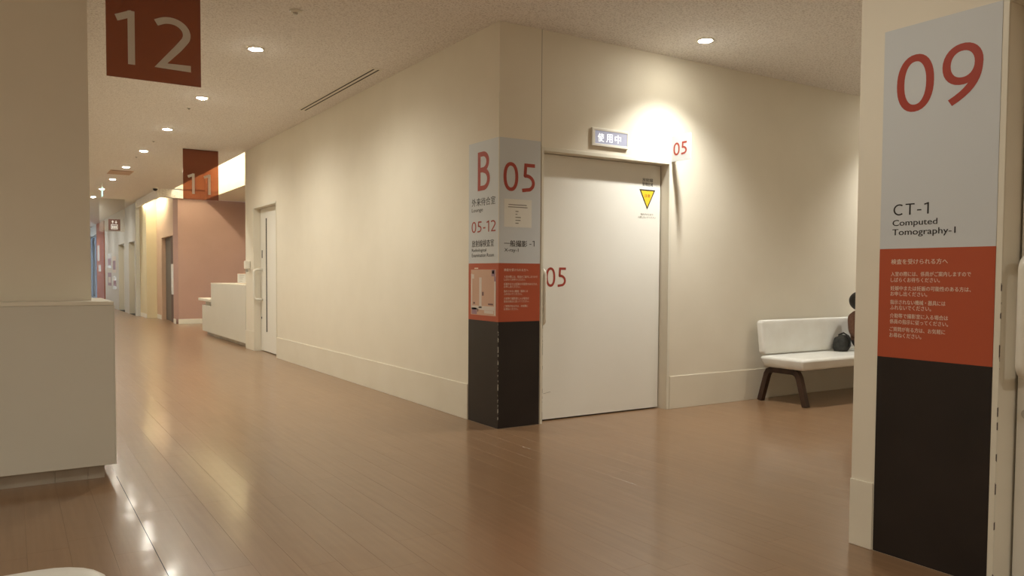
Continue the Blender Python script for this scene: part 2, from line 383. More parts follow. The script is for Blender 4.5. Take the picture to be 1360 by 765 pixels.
# wide bases
def base(name, label, *bx): return tag(B(name, 'base', None, *bx, r=.0018), label, 'baseboard', kind='structure')
base('baseboard_right', 'wide cream vinyl base along the corridor wall', (-.008, -.0002, .475, 6.0, .0005, .296), (-.008, -.0002, 7.262, 7.75, .0005, .296))
base('baseboard_front', 'wide cream vinyl base right of the X-ray door', (1.812, 7.0, -.008, -.0002, .0005, .296))
base('baseboard_near_right', 'wide cream vinyl base on the near wall end', (-.008, -.0002, -3.158, -3.05, .0005, .296), (-.004, 7.0, -3.0498, -3.046, .0005, .296))
tag(B('baseboard_pink', 'white_paint', None, (.142, 3.2, 14.636, 14.6498, .0005, .115), (.09, .0995, 14.68, 15.0, .0005, .115), (.0905, .0995, 16.8, 17.49, .0005, .115), (-.1595, -.1505, 17.49, 18.7, .0005, .115), r=.003), 'white skirting at the foot of the pink wall', 'baseboard', kind='structure')

# ---- door 05 -------------------------------------------------------
d5 = thing('door_1', 'wide cream sliding door marked 05 of the X-ray room', 'door', (1.1, .1, 0), kind='structure')
leaf = B('leaf', 'door', d5, (.418, 1.764, .1, .14, .012, 2.188))
B('shadow_gap', 'gap', d5, (.418, 1.774, .145, .16, 0, DH))
B('frame', 'jamb', d5, (.394, .4158, -.006, -.0004, .0005, DH+.03), (1.7752, 1.806, -.006, -.0004, .0005, DH+.03), (.4158, 1.7752, -.006, -.0004, DH+.0004, DH+.03), r=.0015)
B('worn_edge', 'chip_white', d5, (.4150, .4163, -.0068, -.0005, .02, 1.25))
B('seam', 'gap', d5, (.3912, .3938, -.0004, .006, DH+.03, CEIL))
def pull(parent, bar, back, z0, z1, rad, name='handle'):
    """vertical bar handle: bar=(x,y) of the grip, back=(x,y) at the leaf"""
    bm = bmesh.new(); bx_, by_ = bar; kx, ky = back; pts = []; R0 = .045; L = math.hypot(kx-bx_, ky-by_); ux, uy = (kx-bx_)/L, (ky-by_)/L; R0 = min(R0, L*.8)
    pts.append((kx, ky, z1))
    for k in range(0, 7):
        t = math.pi/2*k/6; pts.append((bx_+ux*R0*(1-math.sin(t)), by_+uy*R0*(1-math.sin(t)), z1-R0*(1-math.cos(t))))
    for k in range(6, -1, -1):
        t = math.pi/2*k/6; pts.append((bx_+ux*R0*(1-math.sin(t)), by_+uy*R0*(1-math.sin(t)), z0+R0*(1-math.cos(t))))
    pts.append((kx, ky, z0)); tube(bm, pts, rad, 14)
    return obj(name, bm, 'plastic', parent, smooth=True)
pull(d5, (.436, .0), (.436, .0995), .805, 1.245, .0155)
P5 = Plane((0, .1, 0), (1, 0, 0), (0, -1, 0))
strokes('05', P5, .516, 1.106, .160, .208, .001, 'ink_red', leaf)
text('放射線', P5, 1.551, 2.036, .033, .124, .001, 'ink_black', leaf)
text('管理区域', P5, 1.551, 1.998, .033, .124, .001, 'ink_black', leaf)
def tri(name, m, s, d):
    bm = bmesh.new(); cx, cz = 1.611, 1.908
    v = [bm.verts.new(P5.p(cx+dx*s, cz+dz*s, d)) for dx, dz in ((-.094, .06), (0, -.117), (.094, .06))]; bm.faces.new(v)
    return obj(name, bm, m, leaf, fix=False)
tri('caution_border', 'ink_black', 1.0, .0008); tri('caution_triangle', 'yellow', .80, .0012)
text('注意', P5, 1.577, 1.899, .028, .068, .0016, 'ink_red', leaf)
text('指示があるまで', P5, 1.534, 1.739, .018, .15, .001, 'ink_grey', leaf)
text('入室しないでください', P5, 1.502, 1.713, .018, .211, .001, 'ink_grey', leaf)
bm = bmesh.new(); tube(bm, [(.50, .0993, .227), (.55, .0993, .235), (.57, .0993, .237)], .0016, 5); obj('scuff', bm, 'ink_grey', leaf)

# lit sign over the door
lb = thing('lit_sign', 'small lit grey box sign over the X-ray door', 'sign', (1.085, 0, 2.277))
bm = bmesh.new(); rbox(bm, .889, 1.282, -.012, -.0003, 2.278, 2.427, .002)
for b_ in ((.889, 1.282, -.020, -.010, 2.406, 2.427), (.889, 1.282, -.020, -.010, 2.278, 2.300), (.889, .921, -.020, -.010, 2.300, 2.406), (1.268, 1.282, -.020, -.010, 2.300, 2.406)): rbox(bm, *b_, r=.002)
obj('housing', bm, 'white_paint', lb)
face = B('panel', 'lightbox', lb, (.921, 1.268, -.017, -.0122, 2.300, 2.406))
for k_, ch_ in enumerate('使用中'): text(ch_, P_X, .950+.092*k_, 2.316, .070, .066, .0176, 'lightbox_ink', face, bold=.02)

# flag sign
fs = thing('flag_sign', 'small white plate marked 05 jutting from the wall beside the X-ray door', 'sign', (1.80, 0, 2.215))
pl_ = B('plate', 'vinyl_white', fs, (1.799, 1.806, -.236, -.0045, 2.216, 2.443), r=.0015)
B('bracket', 'white_paint', fs, (1.795, 1.81, -.0045, -.0002, 2.23, 2.43))
strokes('05', Plane((1.799, 0, 0), (0, -1, 0), (-1, 0, 0)), .028, 2.268, .11, .165, .0008, 'ink_red', pl_, w=.15)

# ---- corridor sliding door (slit window) ---------------------------
d2 = thing('door_2', 'plain cream sliding door with a long dark slit window', 'door', (.1, 6.63, 0), kind='structure')
lf = B('leaf', 'door', d2, (.1, .14, 6.035, 7.22, .012, 2.195))
B('shadow_gap', 'gap', d2, (.145, .16, 6.03, 7.23, 0, 2.2))
B('frame', 'jamb', d2, (-.006, -.0004, 6.002, 6.0298, .0005, 2.23), (-.006, -.0004, 7.2302, 7.26, .0005, 2.23), (-.006, -.0004, 6.0298, 7.2302, 2.2004, 2.23), r=.0015)
B('slit_window', 'gap', lf, (.0985, .1001, 6.875, 6.925, .31, 2.04))
pull(d2, (-.03, 7.13), (.0995, 7.13), .80, 1.26, .0195)
B('lock_plate', 'black_plastic', lf, (.097, .1, 7.12, 7.16, 1.44, 1.56)); B('edge_pull', 'black_plastic', lf, (.095, .1, 7.17, 7.2, .50, .53))
ds = thing('soap_dispenser', 'small white dispenser on the wall end above the reception counter', 'dispenser', (0, 7.5, 1.22))
B('body', 'plastic', ds, (-.085, -.0003, 7.44, 7.53, 1.27, 1.40), r=.014); B('nozzle', 'steel', ds, (-.07, -.03, 7.46, 7.51, 1.225, 1.272), r=.006)

# ---- door 09 at the right edge -------------------------------------
d9 = thing('door_3', 'cream sliding door of the CT room at the right edge', 'door', (.12, -4.3, 0), kind='structure')
l9 = B('leaf', 'door', d9, (.12, .16, -5.04, -3.676, .012, 2.235))
B('shadow_gap', 'gap', d9, (.165, .18, -5.05, -3.665, 0, 2.24))
B('frame', 'jamb', d9, (-.006, -.0004, -3.6648, -3.6425, .0005, 2.275), (-.006, -.0004, -5.05, -3.6648, 2.2404, 2.275), r=.0015)
B('worn_edge', 'chip_white', d9, (-.0068, -.0005, -3.6653, -3.6636, .02, 1.2))
pull(d9, (-.012, -3.745), (.1195, -3.745), .835, 1.275, .019)
bm = bmesh.new(); tube(bm, [(.1195, -3.715, .676), (.108, -3.715, .676)], .019, 20); cyl = obj('lock_cylinder', bm, 'steel', l9, smooth=False)
B('keyway', 'gap', cyl, (.1072, .1079, -3.718, -3.712, .667, .686))

# ---- corner sign (B / 05) and CT sign -------------------------------
cs = thing('corner_sign', 'white red and black sign wrapped round the wall corner marked B and 05', 'sign', (0, 0, 0))
Zr0, Zr1, Zt = .836, 1.293, 2.262
T = .0025
wB = R_('white_panel', 'vinyl_white', cs, P_B, -.467, T, Zr1, Zt, .0002, T); rB = R_('red_panel', 'vinyl_red', cs, P_B, -.467, T, Zr0, Zr1, .0002, T); R_('black_panel', 'vinyl_black', cs, P_B, -.467, T, .002, Zr0, .0002, T)
w5 = R_('white_panel', 'vinyl_white', cs, P_X, 0, .386, Zr1, Zt, .0002, T); r5 = R_('red_panel', 'vinyl_red', cs, P_X, 0, .386, Zr0, Zr1, .0002, T); R_('black_panel', 'vinyl_black', cs, P_X, 0, .386, .002, Zr0, .0002, T)
B('worn_edge', 'chip_black', cs, (-.0032, .0012, -.0032, .0012, .03, Zr0-.01)); B('corner_bead', 'jamb', cs, (-.0030, .0010, -.0030, .0010, Zr1, Zt), (-.0030, .0010, -.0030, .0010, 2.262, 2.6))
e = T+.0006
strokes('B', P_B, -.322, 1.872, .308, .19, e, 'ink_red', wB, name='letter')
text('外来待合室', P_B, -.416, 1.752, .064, .366, e, 'ink_black', wB)
text('Lounge', P_B, -.416, 1.698, .038, .177, e, 'ink_black', wB)
strokes('05-12', P_B, -.418, 1.541, .088, .373, e, 'ink_red', wB)
text('放射線検査室', P_B, -.413, 1.424, .057, .346, e, 'ink_black', wB)
text('Radiological', P_B, -.413, 1.379, .032, .229, e, 'ink_black', wB)
text('Examination Room', P_B, -.413, 1.344, .028, .347, e, 'ink_black', wB)
# floor map
mp = R_('map', 'map_bg', rB, P_B, -.426, -.033, .878, 1.243, T, T+.0008)
for nm, mm, a0, a1, b0, b1 in (('map_zone', 'map_pale', -.424, -.404, .95, 1.21), ('map_zone', 'map_pale', -.404, -.375, 1.17, 1.205), ('map_zone', 'map_pale', -.29, -.253, .95, 1.18), ('map_zone', 'map_pale', -.424, -.06, .92, .952), ('map_zone', 'map_pale', -.058, -.036, .885, 1.15),
                               ('map_zone', 'map_purple', -.412, -.328, .882, .935), ('map_zone', 'map_purple', -.10, -.045, 1.19, 1.24), ('map_zone', 'map_purple', -.058, -.036, 1.15, 1.19), ('map_zone', 'map_pale', -.21, -.07, .895, .918),
                               ('map_mark', 'map_dark', -.245, -.22, 1.035, 1.065), ('map_mark', 'map_dark', -.15, -.075, .963, .975), ('map_mark', 'map_dark', -.385, -.36, .965, .98), ('map_mark', 'map_dark', -.30, -.25, .935, .945), ('map_mark', 'map_dark', -.32, -.305, .905, .93), ('map_zone', 'map_pale', -.09, -.06, 1.21, 1.235)):
    R_(nm, mm, mp, P_B, a0, a1, b0, b1, T+.0008, T+.0014)
R_('map_label', 'ink_pale', rB, P_B, -.37, -.31, 1.249, 1.258, T, T+.0006)
strokes('05', P_X, .038, 1.853, .224, .30, e, 'ink_red', w5)
nt_ = R_('notice_paper', 'paper', w5, P_X, .045, .302, 1.575, 1.792, T, T+.0007)
for a0, a1, b in ((.085, .255, 1.745), (.082, .262, 1.727), (.15, .178, 1.695), (.15, .168, 1.672), (.15, .20, 1.648), (.15, .198, 1.625), (.15, .18, 1.603)):
    R_('notice_line', 'ink_grey', nt_, P_X, a0, a1, b, b+.007, T+.0007, T+.0011)
text('一般撮影', P_X, .047, 1.422, .050, .215, e, 'ink_black', w5); strokes('-1', P_X, .283, 1.428, .045, .052, e, 'ink_black', w5, w=.11)
text('X-ray-1', P_X, .05, 1.375, .034, .13, e, 'ink_black', w5)
LINES = ['入室の際には、係員がご案内しますので', 'しばらくお待ちください。', '妊娠中または妊娠の可能性のある方は、', 'お申し出ください。', '指示されない機械・器具には', 'ふれないでください。', '介助等で撮影室に入る場合は', '係員の指示に従ってください。', 'ご質問が有る方は、お気軽に', 'お尋ねください。']
TITLE = '検査を受けられる方へ'
def para(pl, par, a0, widths, zs, tz, tw, th, lh):
    text(TITLE, pl, a0, tz, th, tw, e, 'ink_pale', par)
    for L, w_, z_ in zip(LINES, widths, zs): text(L, pl, a0, z_-lh/2, lh, w_, e, 'ink_pale', par)
W9 = [.333, .211, .334, .16, .236, .178, .248, .249, .238, .140]
Z9 = [1.215, 1.190, 1.1545, 1.131, 1.0955, 1.072, 1.0375, 1.0125, .980, .954]
para(P_X, r5, .048, [w_*.945 for w_ in W9], [1.188, 1.166, 1.131, 1.110, 1.075, 1.053, 1.018, .995, .958, .935], 1.230, .226, .022, .019)
ct = thing('room_sign', 'tall white red and black wall sign marked 09 for the CT room', 'sign', (0, -3.4, 0))
w9 = R_('white_panel', 'vinyl_white', ct, P_B, 3.163, 3.6395, 1.3225, 2.25, .0002, T); r9 = R_('red_panel', 'vinyl_red', ct, P_B, 3.163, 3.6395, .858, 1.3225, .0002, T); R_('black_panel', 'vinyl_black', ct, P_B, 3.163, 3.6395, .002, .858, .0002, T)
strokes('0', P_B, 3.223, 1.8895, .2355, .159, e, 'ink_red', w9); strokes('9', P_B, 3.415, 1.8895, .2355, .159, e, 'ink_red', w9)
strokes('CT-1', P_B, 3.223, 1.463, .047, .155, e, 'ink_black', w9, w=.11, name='letter', gap=.14)
text('Computed', P_B, 3.219, 1.411, .033, .192, e, 'ink_black', w9); text('Tomography-1', P_B, 3.219, 1.371, .034, .266, e, 'ink_black', w9)
para(P_B, r9, 3.217, W9, Z9, 1.256, .241, .0225, .0195)

# ---- hanging acrylic number signs -----------------------------------
def hang(name, label, x0, x1, y, z0, num, dig):
    t = thing(name, label, 'sign', ((x0+x1)/2, y, z0))
    p_ = B('acrylic_panel', 'acrylic_red', t, (x0, x1, y, y+.006, z0, CEIL-.0005))
    pl = Plane((0, y, 0), (1, 0, 0), (0, -1, 0))
    for ch, a0, w_ in dig: strokes(ch, pl, a0, z0+.084, .318, w_, .0008, 'acrylic_ink', p_)
    B('ceiling_rail', 'white_paint', t, (x0, x1, y+.0065, y+.02, CEIL-.012, CEIL-.0005))
    return t
hang('hanging_sign', 'red acrylic sign marked 12 hanging at the top left', -2.684, -2.153, .08, 2.368, '12', (('1', -2.626, .112), ('2', -2.418, .202)))
hang('hanging_sign', 'see-through red acrylic sign marked 11 hanging before the lit recess', -.888, -.358, 7.98, 2.362, '11', (('1', -.814, .112), ('1', -.575, .112)))
# lift sign far away
t = thing('lift_sign', 'clear hanging sign with a maroon lift symbol far down the corridor', 'sign', (-.93, 18, 2.28))
cp = B('acrylic_panel', 'acrylic_clear', t, (-1.2, -.60, 18, 18.006, 2.28, CEIL-.0005))
B('maroon_square', 'brown_trim', cp, (-.99, -.71, 17.996, 17.9998, 2.31, 2.61))
PLF = Plane((0, 17.995, 0), (1, 0, 0), (0, -1, 0))
bm = bmesh.new()
for a0, a1, b0, b1 in ((-.93, -.77, 2.345, 2.36), (-.93, -.77, 2.46, 2.475), (-.93, -.915, 2.36, 2.46), (-.785, -.77, 2.36, 2.46), (-.905, -.875, 2.37, 2.44), (-.865, -.835, 2.37, 2.44), (-.825, -.795, 2.37, 2.44)): rect(bm, PLF, a0, a1, b0, b1, 0, .001)
for cx, s in ((-.89, 1), (-.81, -1)):
    c0 = 2.535; v = [bm.verts.new(PLF.p(cx+dx, c0+s*dz, .001)) for dx, dz in ((-.032, .0), (.032, .0), (0, .045))]; bm.faces.new(v)
    rect(bm, PLF, cx-.01, cx+.01, c0-.035 if s > 0 else c0, c0 if s > 0 else c0+.035, 0, .001)
obj('lift_symbol', bm, 'vinyl_white', cp)
t = thing('exit_sign', 'thin lit exit sign seen edge-on under the far ceiling', 'sign', (-1.475, 14.0, 2.85))
B('body', 'exit_green', t, (-1.484, -1.468, 13.95, 14.15, 2.85, 3.05), r=.004); B('stem', 'white_paint', t, (-1.485, -1.47, 14.03, 14.07, 3.05, CEIL-.0005))

# ---- ceiling fittings -------------------------------------------------
def downlight(x, y, label, power, group, z=CEIL, r=.056, ang=SPOT_ANGLE, col=LAMP_COLOR):
    t = thing('downlight', label, 'light', (x, y, z-.012), group)
    bm = bmesh.new(); R = lathe(bm, [(r, z-.001), (r, z-.008), (r+.006, z-.011), (r+.016, z-.006), (r+.018, z-.0004)], x, y, 36); obj('trim_ring', bm, 'white_paint', t, smooth=True)
    bm = bmesh.new(); R = lathe(bm, [(.001, z-.022), (r*.35, z-.0205), (r*.7, z-.015), (r*.9, z-.009), (r, z-.003)], x, y, 36); obj('lens', bm, 'lens', t, smooth=True)
    ld = bpy.data.lights.new('downlight_lamp', 'SPOT'); ld.energy = power; ld.color = col; ld.spot_size = ang; ld.spot_blend = SPOT_BLEND; ld.shadow_soft_size = .045
    lo = bpy.data.objects.new('downlight_lamp', ld); COL.objects.link(lo); lo.parent = t; lo.location = (0, 0, -.018)
    return t
downlight(3.4, -2.53, 'added fill downlight out of view on the near side of the side corridor', POWER_SIDE, 'side corridor downlights')  # unseen lamp added to lift the ambient light in the side corridor
ORD = ['nearest', 'second', 'third', 'fourth', 'fifth', 'sixth', 'seventh', 'eighth']
for k in range(8):
    downlight(-1.365, 1.807+2.26*k, 'round ceiling downlight, %s one in the corridor row past the 12 sign' % ORD[k], POWER_CORRIDOR*(1, 1, .88, .68, .62, .58, .55, .5)[k], 'corridor downlights')
downlight(1.668, -.516, 'round ceiling downlight above the X-ray door', POWER_WASH, 'side corridor downlights', ang=math.radians(116), col=(1.0, .985, .92))
downlight(5.15, -.516, 'round ceiling downlight over the bench, hidden behind the CT wall', POWER_WASH, 'side corridor downlights', ang=math.radians(116), col=(1.0, .985, .92))
for x, y, pw, where in ((-1.365, -3.0, .25, 'right front'), (-4.6, -2.6, .08, 'middle front'), (-1.365, -7.4, .9, 'right rear'), (-4.6, -7.4, 1, 'middle rear'), (-7.6, -2.6, 1.5, 'left front'), (-7.6, -7.4, 1, 'left rear')):
    downlight(x, y, 'added fill downlight out of view in the lobby, %s one' % where, POWER_LOBBY*pw, 'added lobby downlights')  # fill lamps placed behind the viewer for the CT sign and near surfaces
for k in range(8, 14):
    downlight(-1.365, 1.807+2.26*k, 'added corridor fill downlight hidden behind the left pillar, %s beyond the eighth' % ORD[k-8].replace('nearest', 'first'), POWER_CORRIDOR*.45, 'added hidden corridor downlights')  # row carried on out of sight to brighten the far corridor
for i, y in enumerate((9.4, 12.4)):
    downlight(1.9, y, 'added unseen fill downlight in the low reception ceiling, %s one' % ('nearer', 'farther')[i], 62, 'added reception downlights', z=2.95)  # added lamps, not visible themselves, that light the pink wall and recess
t = thing('slot_diffuser', 'long twin-slot air diffuser in the ceiling beside the corridor wall', 'air vent', (-.225, 2.97, CEIL-.004))
B('plate', 'white_paint', t, (-.285, -.165, 1.83, 4.12, CEIL-.0025, CEIL-.0003)); B('slot', 'slot', t, (-.258, -.242, 1.87, 4.09, CEIL-.0035, CEIL-.0026)); B('slot', 'slot', t, (-.208, -.192, 1.87, 4.09, CEIL-.0035, CEIL-.0026))
def disc(name, label, cat, x, y, r, h, m, cap=None, group=None):
    t = thing(name, label, cat, (x, y, CEIL-h), group)
    bm = bmesh.new(); lathe(bm, [(.001, CEIL-h*.5), (r*.75, CEIL-h*.5), (r, CEIL-h*.25), (r, CEIL-.0003)], x, y, 24); obj('base', bm, m, t, smooth=False)
    bm = bmesh.new(); lathe(bm, [(.001, CEIL-h), (r*.3, CEIL-h), (r*.42, CEIL-h*.55)], x, y, 16); obj('sensor', bm, cap or m, t, smooth=False)
    return t
disc('sprinkler', 'small sprinkler rosette in the ceiling, the one nearest the viewer', 'sprinkler', -1.376, .645, .045, .03, 'white_paint', 'steel')
for i, (x, y) in enumerate(((-1.375, 4.76), (-1.37, 7.52), (-1.37, 9.4))):
    disc('ceiling_sensor', 'tiny round ceiling sensor, %s along the corridor downlight row' % ('first', 'second', 'third')[i], 'sensor', x, y, .022, .012, 'steel', 'black_plastic', 'ceiling sensors')
t = thing('ceiling_vent', 'tan rectangular ceiling hatch between the far downlights', 'air vent', (-1.36, 11.8, CEIL-.01))
B('frame', 'tan', t, (-1.56, -1.16, 11.45, 12.15, CEIL-.008, CEIL-.0003)); B('grille', 'map_dark', t, (-1.53, -1.19, 11.49, 11.53, CEIL-.010, CEIL-.0082))
t = thing('camera_dome', 'small black camera dome under the ceiling near the pink wall', 'camera', (-.365, 14.4, CEIL-.08))
bm = bmesh.new(); lathe(bm, [(.001, CEIL-.075)]+[(.055*math.cos(a), CEIL-.02-.055*math.sin(a)) for a in (1.2, .9, .6, .3, 0)], -.365, 14.4, 20); obj('dome', bm, 'black_plastic', t, smooth=True)
bm = bmesh.new(); lathe(bm, [(.06, CEIL-.02), (.065, CEIL-.01), (.065, CEIL-.0003)], -.365, 14.4, 20); obj('mount', bm, 'white_paint', t)
# cove tubes
def cove(label, x, y0, y1, z):
    t = thing('cove_light', label, 'light', (x, (y0+y1)/2, z))
    B('batten', 'white_paint', t, (x-.03, x+.03, y0, y1, z+.02, z+.05))
    bm = bmesh.new(); tube(bm, [(x, y0+.02, z), (x, y1-.02, z)], .014, 10); obj('tube', bm, 'tube', t, smooth=True)
cove('fluorescent batten hidden in the light well', .10, 8.4, 14.4, 3.62)
cove('fluorescent batten behind the fascia before the tan wall', -.2, 15.9, 18.0, CEIL-.06)

# ---- near counter at left ---------------------------------------------
t = thing('reception_counter', 'near grey-beige counter with steel kick plate at the left edge', 'counter', (-4.5, 0, 0))
B('front_panel', 'counter', t, (-6.4, -2.681, -.104, -.06, .083, 1.012), r=.002)
B('side_panel', 'counter', t, (-2.725, -2.681, -.0598, .62, .083, 1.012), r=.002)
B('worktop', 'counter_top', t, (-6.4, -2.681, -.106, .098, 1.0125, 1.034), (-2.775, -2.681, .098, .62, 1.0125, 1.034), r=.002)
B('edge_strip', 'white_paint', t, (-2.6808, -2.676, -.104, -.060, .083, 1.0125))
B('kick_plate', 'kick', t, (-6.4, -2.988, -.052, -.035, .0005, .0825)); B('kick_plate', 'kick', t, (-2.986, -2.822, -.052, -.035, .0005, .0825)); B('kick_plate', 'kick', t, (-2.820, -2.742, -.052, -.035, .0005, .0825))
B('kick_plate', 'kick', t, (-2.742, -2.735, -.052, .6, .0005, .0825))
# ---- far reception counter --------------------------------------------
t = thing('reception_counter', 'far white reception counter with a lower shelf end by the pink wall', 'counter', (.2, 9.4, 0))
B('front_panel', 'counter', t, (.0, .05, 7.78, 10.36, .072, 1.0), r=.002); B('worktop', 'counter_top', t, (.0, .5, 7.78, 10.37, 1.0005, 1.02), r=.002)
B('low_panel', 'counter', t, (.0, .05, 10.3605, 11.18, .072, .58), r=.002); B('shelf', 'counter_top', t, (-.02, .55, 10.3705, 11.45, .66, .71), r=.006); B('shelf_support', 'counter', t, (.06, .5, 10.4, 11.15, .5805, .6595))
B('end_panel', 'counter', t, (.05, .5, 10.31, 10.36, .072, 1.0)); B('end_panel', 'counter', t, (.05, .5, 11.13, 11.18, .072, .58)); B('kick_plate', 'kick', t, (.06, .08, 7.8, 11.0, .0005, .072))
t = thing('desk_notice', 'small framed notice standing on the far reception counter', 'notice', (.25, 9.2, 1.02))
B('frame', 'tan', t, (.25, .262, 8.75, 9.36, 1.021, 1.20)); B('sheet', 'paper', t, (.2475, .2498, 8.77, 9.33, 1.03, 1.19))
for k, zz in enumerate((1.16, 1.13, 1.10, 1.06)): B('print_line', 'ink_grey', t, (.247, .2474, 8.85+.05*k, 9.2, zz, zz+.01))

# ---- far end bits ------------------------------------------------------
t = thing('door_4', 'dark grey doorway in the tan wall beside the pink wall', 'door', (.2, 15.9, 0), kind='structure')
B('leaf', 'dark_door', t, (.2, .24, 15.62, 16.72, 0, 2.1)); B('side_panel', 'brown_trim', t, (.14, .18, 15.02, 15.6, 0, 2.1)); B('notice', 'paper', t, (.137, .1398, 15.08, 15.55, .68, 1.42))
for n_, (a, b) in enumerate(((19.0, 20.3), (21.4, 22.9))):
    t = thing('door_%d' % (5+n_), 'recessed pale door in the far grey wall, %s one' % ('nearer', 'farther')[n_], 'door', (-.1, (a+b)/2, 0), kind='structure')
    B('leaf', 'door', t, (-.10, -.06, a+.005, b-.005, .01, 2.085)); B('threshold', 'gap', t, (-.25, -.11, a, b, .0003, .004))
    B('jamb', 'jamb', t, (-.248, -.102, b-.004, b-.0003, .004, 2.088))
    if n_ == 0: B('door_pull', 'steel', t, (-.115, -.1, 19.35, 19.45, 1.2, 1.35))
for i, (y0, y1, z0, z1, m_) in enumerate(((25.0, 26.3, 1.35, 1.85, 'paper'), (23.6, 24.7, 1.2, 1.75, 'map_pale'), (25.1, 26.2, .75, 1.2, 'map_purple'), (23.5, 24.6, .65, 1.1, 'paper'))):
    t = thing('poster', ('pale upper poster on the far bluish wall, farther one', 'pale upper poster on the far bluish wall, nearer one', 'mauve lower poster on the far bluish wall', 'pale lower poster on the far bluish wall, nearer one')[i], 'poster', (-.25, (y0+y1)/2, z0), 'posters on the far wall')
    B('sheet', m_, t, (-.254, -.2505, y0, y1, z0, z1)); B('print_block', 'map_purple' if m_ != 'map_purple' else 'map_pale', t, (-.2555, -.2543, y0+.15, y1-.2, z0+.1, z1-.15))
t = thing('wall_notice', 'white notice high on the orange panel wall', 'notice', (-.28, 28.5, 1.7)); B('sheet', 'paper', t, (-.284, -.2805, 28.9, 29.7, 1.65, 2.25)); B('lower_sheet', 'paper', t, (-.284, -.2805, 28.4, 29.3, 1.25, 1.5))
t = thing('window_1', 'tall daylit glass window at the far end of the corridor', 'window', (-.15, 32, .12), kind='structure')
B('glass', 'pane', t, (-.155, -.147, 30.15, 33.95, .17, 2.7)); B('frame', 'alu', t, (-.18, -.12, 30.1, 30.18, .12, 2.75), (-.18, -.12, 33.9, 34, .12, 2.75), (-.18, -.12, 30.18, 33.9, .12, .18), (-.18, -.12, 30.18, 33.9, 2.69, 2.75)); B('mullion', 'alu', t, (-.18, -.12, 32.0, 32.08, .18, 2.69))
tag(B('ground_outside', 'outside', None, (-.04, 14, 19, 45, -.15, -.02)), 'pale paving outside the far window', 'ground', kind='structure')

# ---- benches -------------------------------------------------------------
def pad(bm, x0, x1, y0, y1, z0, z1, rad, redge=.022, taper=0):
    """upholstered slab with rounded plan corners and soft edges; underside pulled in"""
    def outline(ins, z):
        r = max(rad-ins, .004); pts = []
        for cx, cy, a0 in ((x1-ins-r, y1-ins-r, 0), (x0+ins+r, y1-ins-r, 90), (x0+ins+r, y0+ins+r, 180), (x1-ins-r, y0+ins+r, 270)):
            for k in range(7):
                a = math.radians(a0+15*k); pts.append(bm.verts.new((cx+r*math.cos(a), cy+r*math.sin(a), z)))
        return pts
    L = []
    for t_ in (0, .3, .6, .85, 1): a = t_*math.pi/2; L.append(outline(taper+redge*(1-math.sin(a)), z0+redge*(1-math.cos(a))))
    L.append(outline(0, z1-redge))
    for t_ in (.2, .45, .7, 1): a = t_*math.pi/2; L.append(outline(redge*(1-math.cos(a)), z1-redge+redge*math.sin(a)))
    L.append(outline(redge*2.2, z1+.002))
    n = len(L[0])
    for A, C in zip(L, L[1:]):
        for k in range(n): bm.faces.new((A[k], A[(k+1) % n], C[(k+1) % n], C[k]))
    bm.faces.new(L[0][::-1]); bm.faces.new(L[-1])
def legframe(parent, xc, y0, y1, ztop, w=.042):
    """bent dark frame: two splayed legs joined by a bar under the seat"""
    s_ = 1 if y1 > y0 else -1
    prof = [(y0, 0), (y0+s_*.075, ztop-.05), (y0+s_*.095, ztop-.018), (y0+s_*.13, ztop)]
    pts = prof + [(2*((y0+y1)/2)-a, b) for a, b in prof[::-1]]
    for nm, seg in (('leg', pts[0:4]), ('leg', pts[4:8][::-1]), ('cross_bar', pts[3:5])):
        bm = bmesh.new()
        st = strip2d([(a, b) for a, b in seg], .052, False); V = []
        for p_, q_ in st:
            zz = lambda z: max(z, .0008)
            V.append([bm.verts.new((xc+s*w/2, c.x, zz(c.y))) for c in (p_, q_) for s in (-1, 1)])
        for A, C in zip(V, V[1:]):
            for i, j in ((0, 1), (1, 3), (3, 2), (2, 0)): bm.faces.new((A[i], A[j], C[j], C[i]))
        for E_ in (V[0], V[-1]): bm.faces.new((E_[0], E_[1], E_[3], E_[2]))
        obj(nm, bm, 'leg', parent)
b1 = thing('bench', 'white vinyl bench with backrest and dark legs against the wall', 'bench', (3.8, -.35, 0))
bm = bmesh.new(); pad(bm, 2.865, 4.75, -.635, -.115, .338, .448, .05, .03, .03); obj('seat', bm, 'seat', b1, smooth=True)
bm = bmesh.new(); pad(bm, -.945, .945, -.165, .165, 0, .075, .035, .024)
Mx = Matrix.Translation((3.805, -.095, .615)) @ Matrix.Rotation(math.radians(83), 4, 'X')
bmesh.ops.transform(bm, matrix=Mx, verts=bm.verts[:]); obj('backrest', bm, 'seat', b1, smooth=True)
legframe(b1, 2.955, -.075, -.59, .315, .05); legframe(b1, 4.66, -.075, -.59, .315, .05)
B('rail', 'leg', b1, (2.98, 4.635, -.37, -.30, .297, .334)); B('label_plate', 'paper', b1, (2.9305, 2.9335, -.30, -.23, .298, .322))
b2 = thing('bench', 'white vinyl bench seat with a rounded corner at the lower left edge', 'bench', (-3.27, -3.65, 0))
bm = bmesh.new(); pad(bm, -3.56, -2.975, -4.55, -2.776, .315, .418, .16, .028, .02); obj('seat', bm, 'seat', b2, smooth=True)
for yy in (-2.98, -4.35):
    for xx in (-3.46, -3.08):
        bm = bmesh.new(); tube(bm, [(xx, yy, .0005), (xx*.97-3.27*.03, yy, .316)], .02, 10); obj('leg', bm, 'leg', b2, smooth=True)

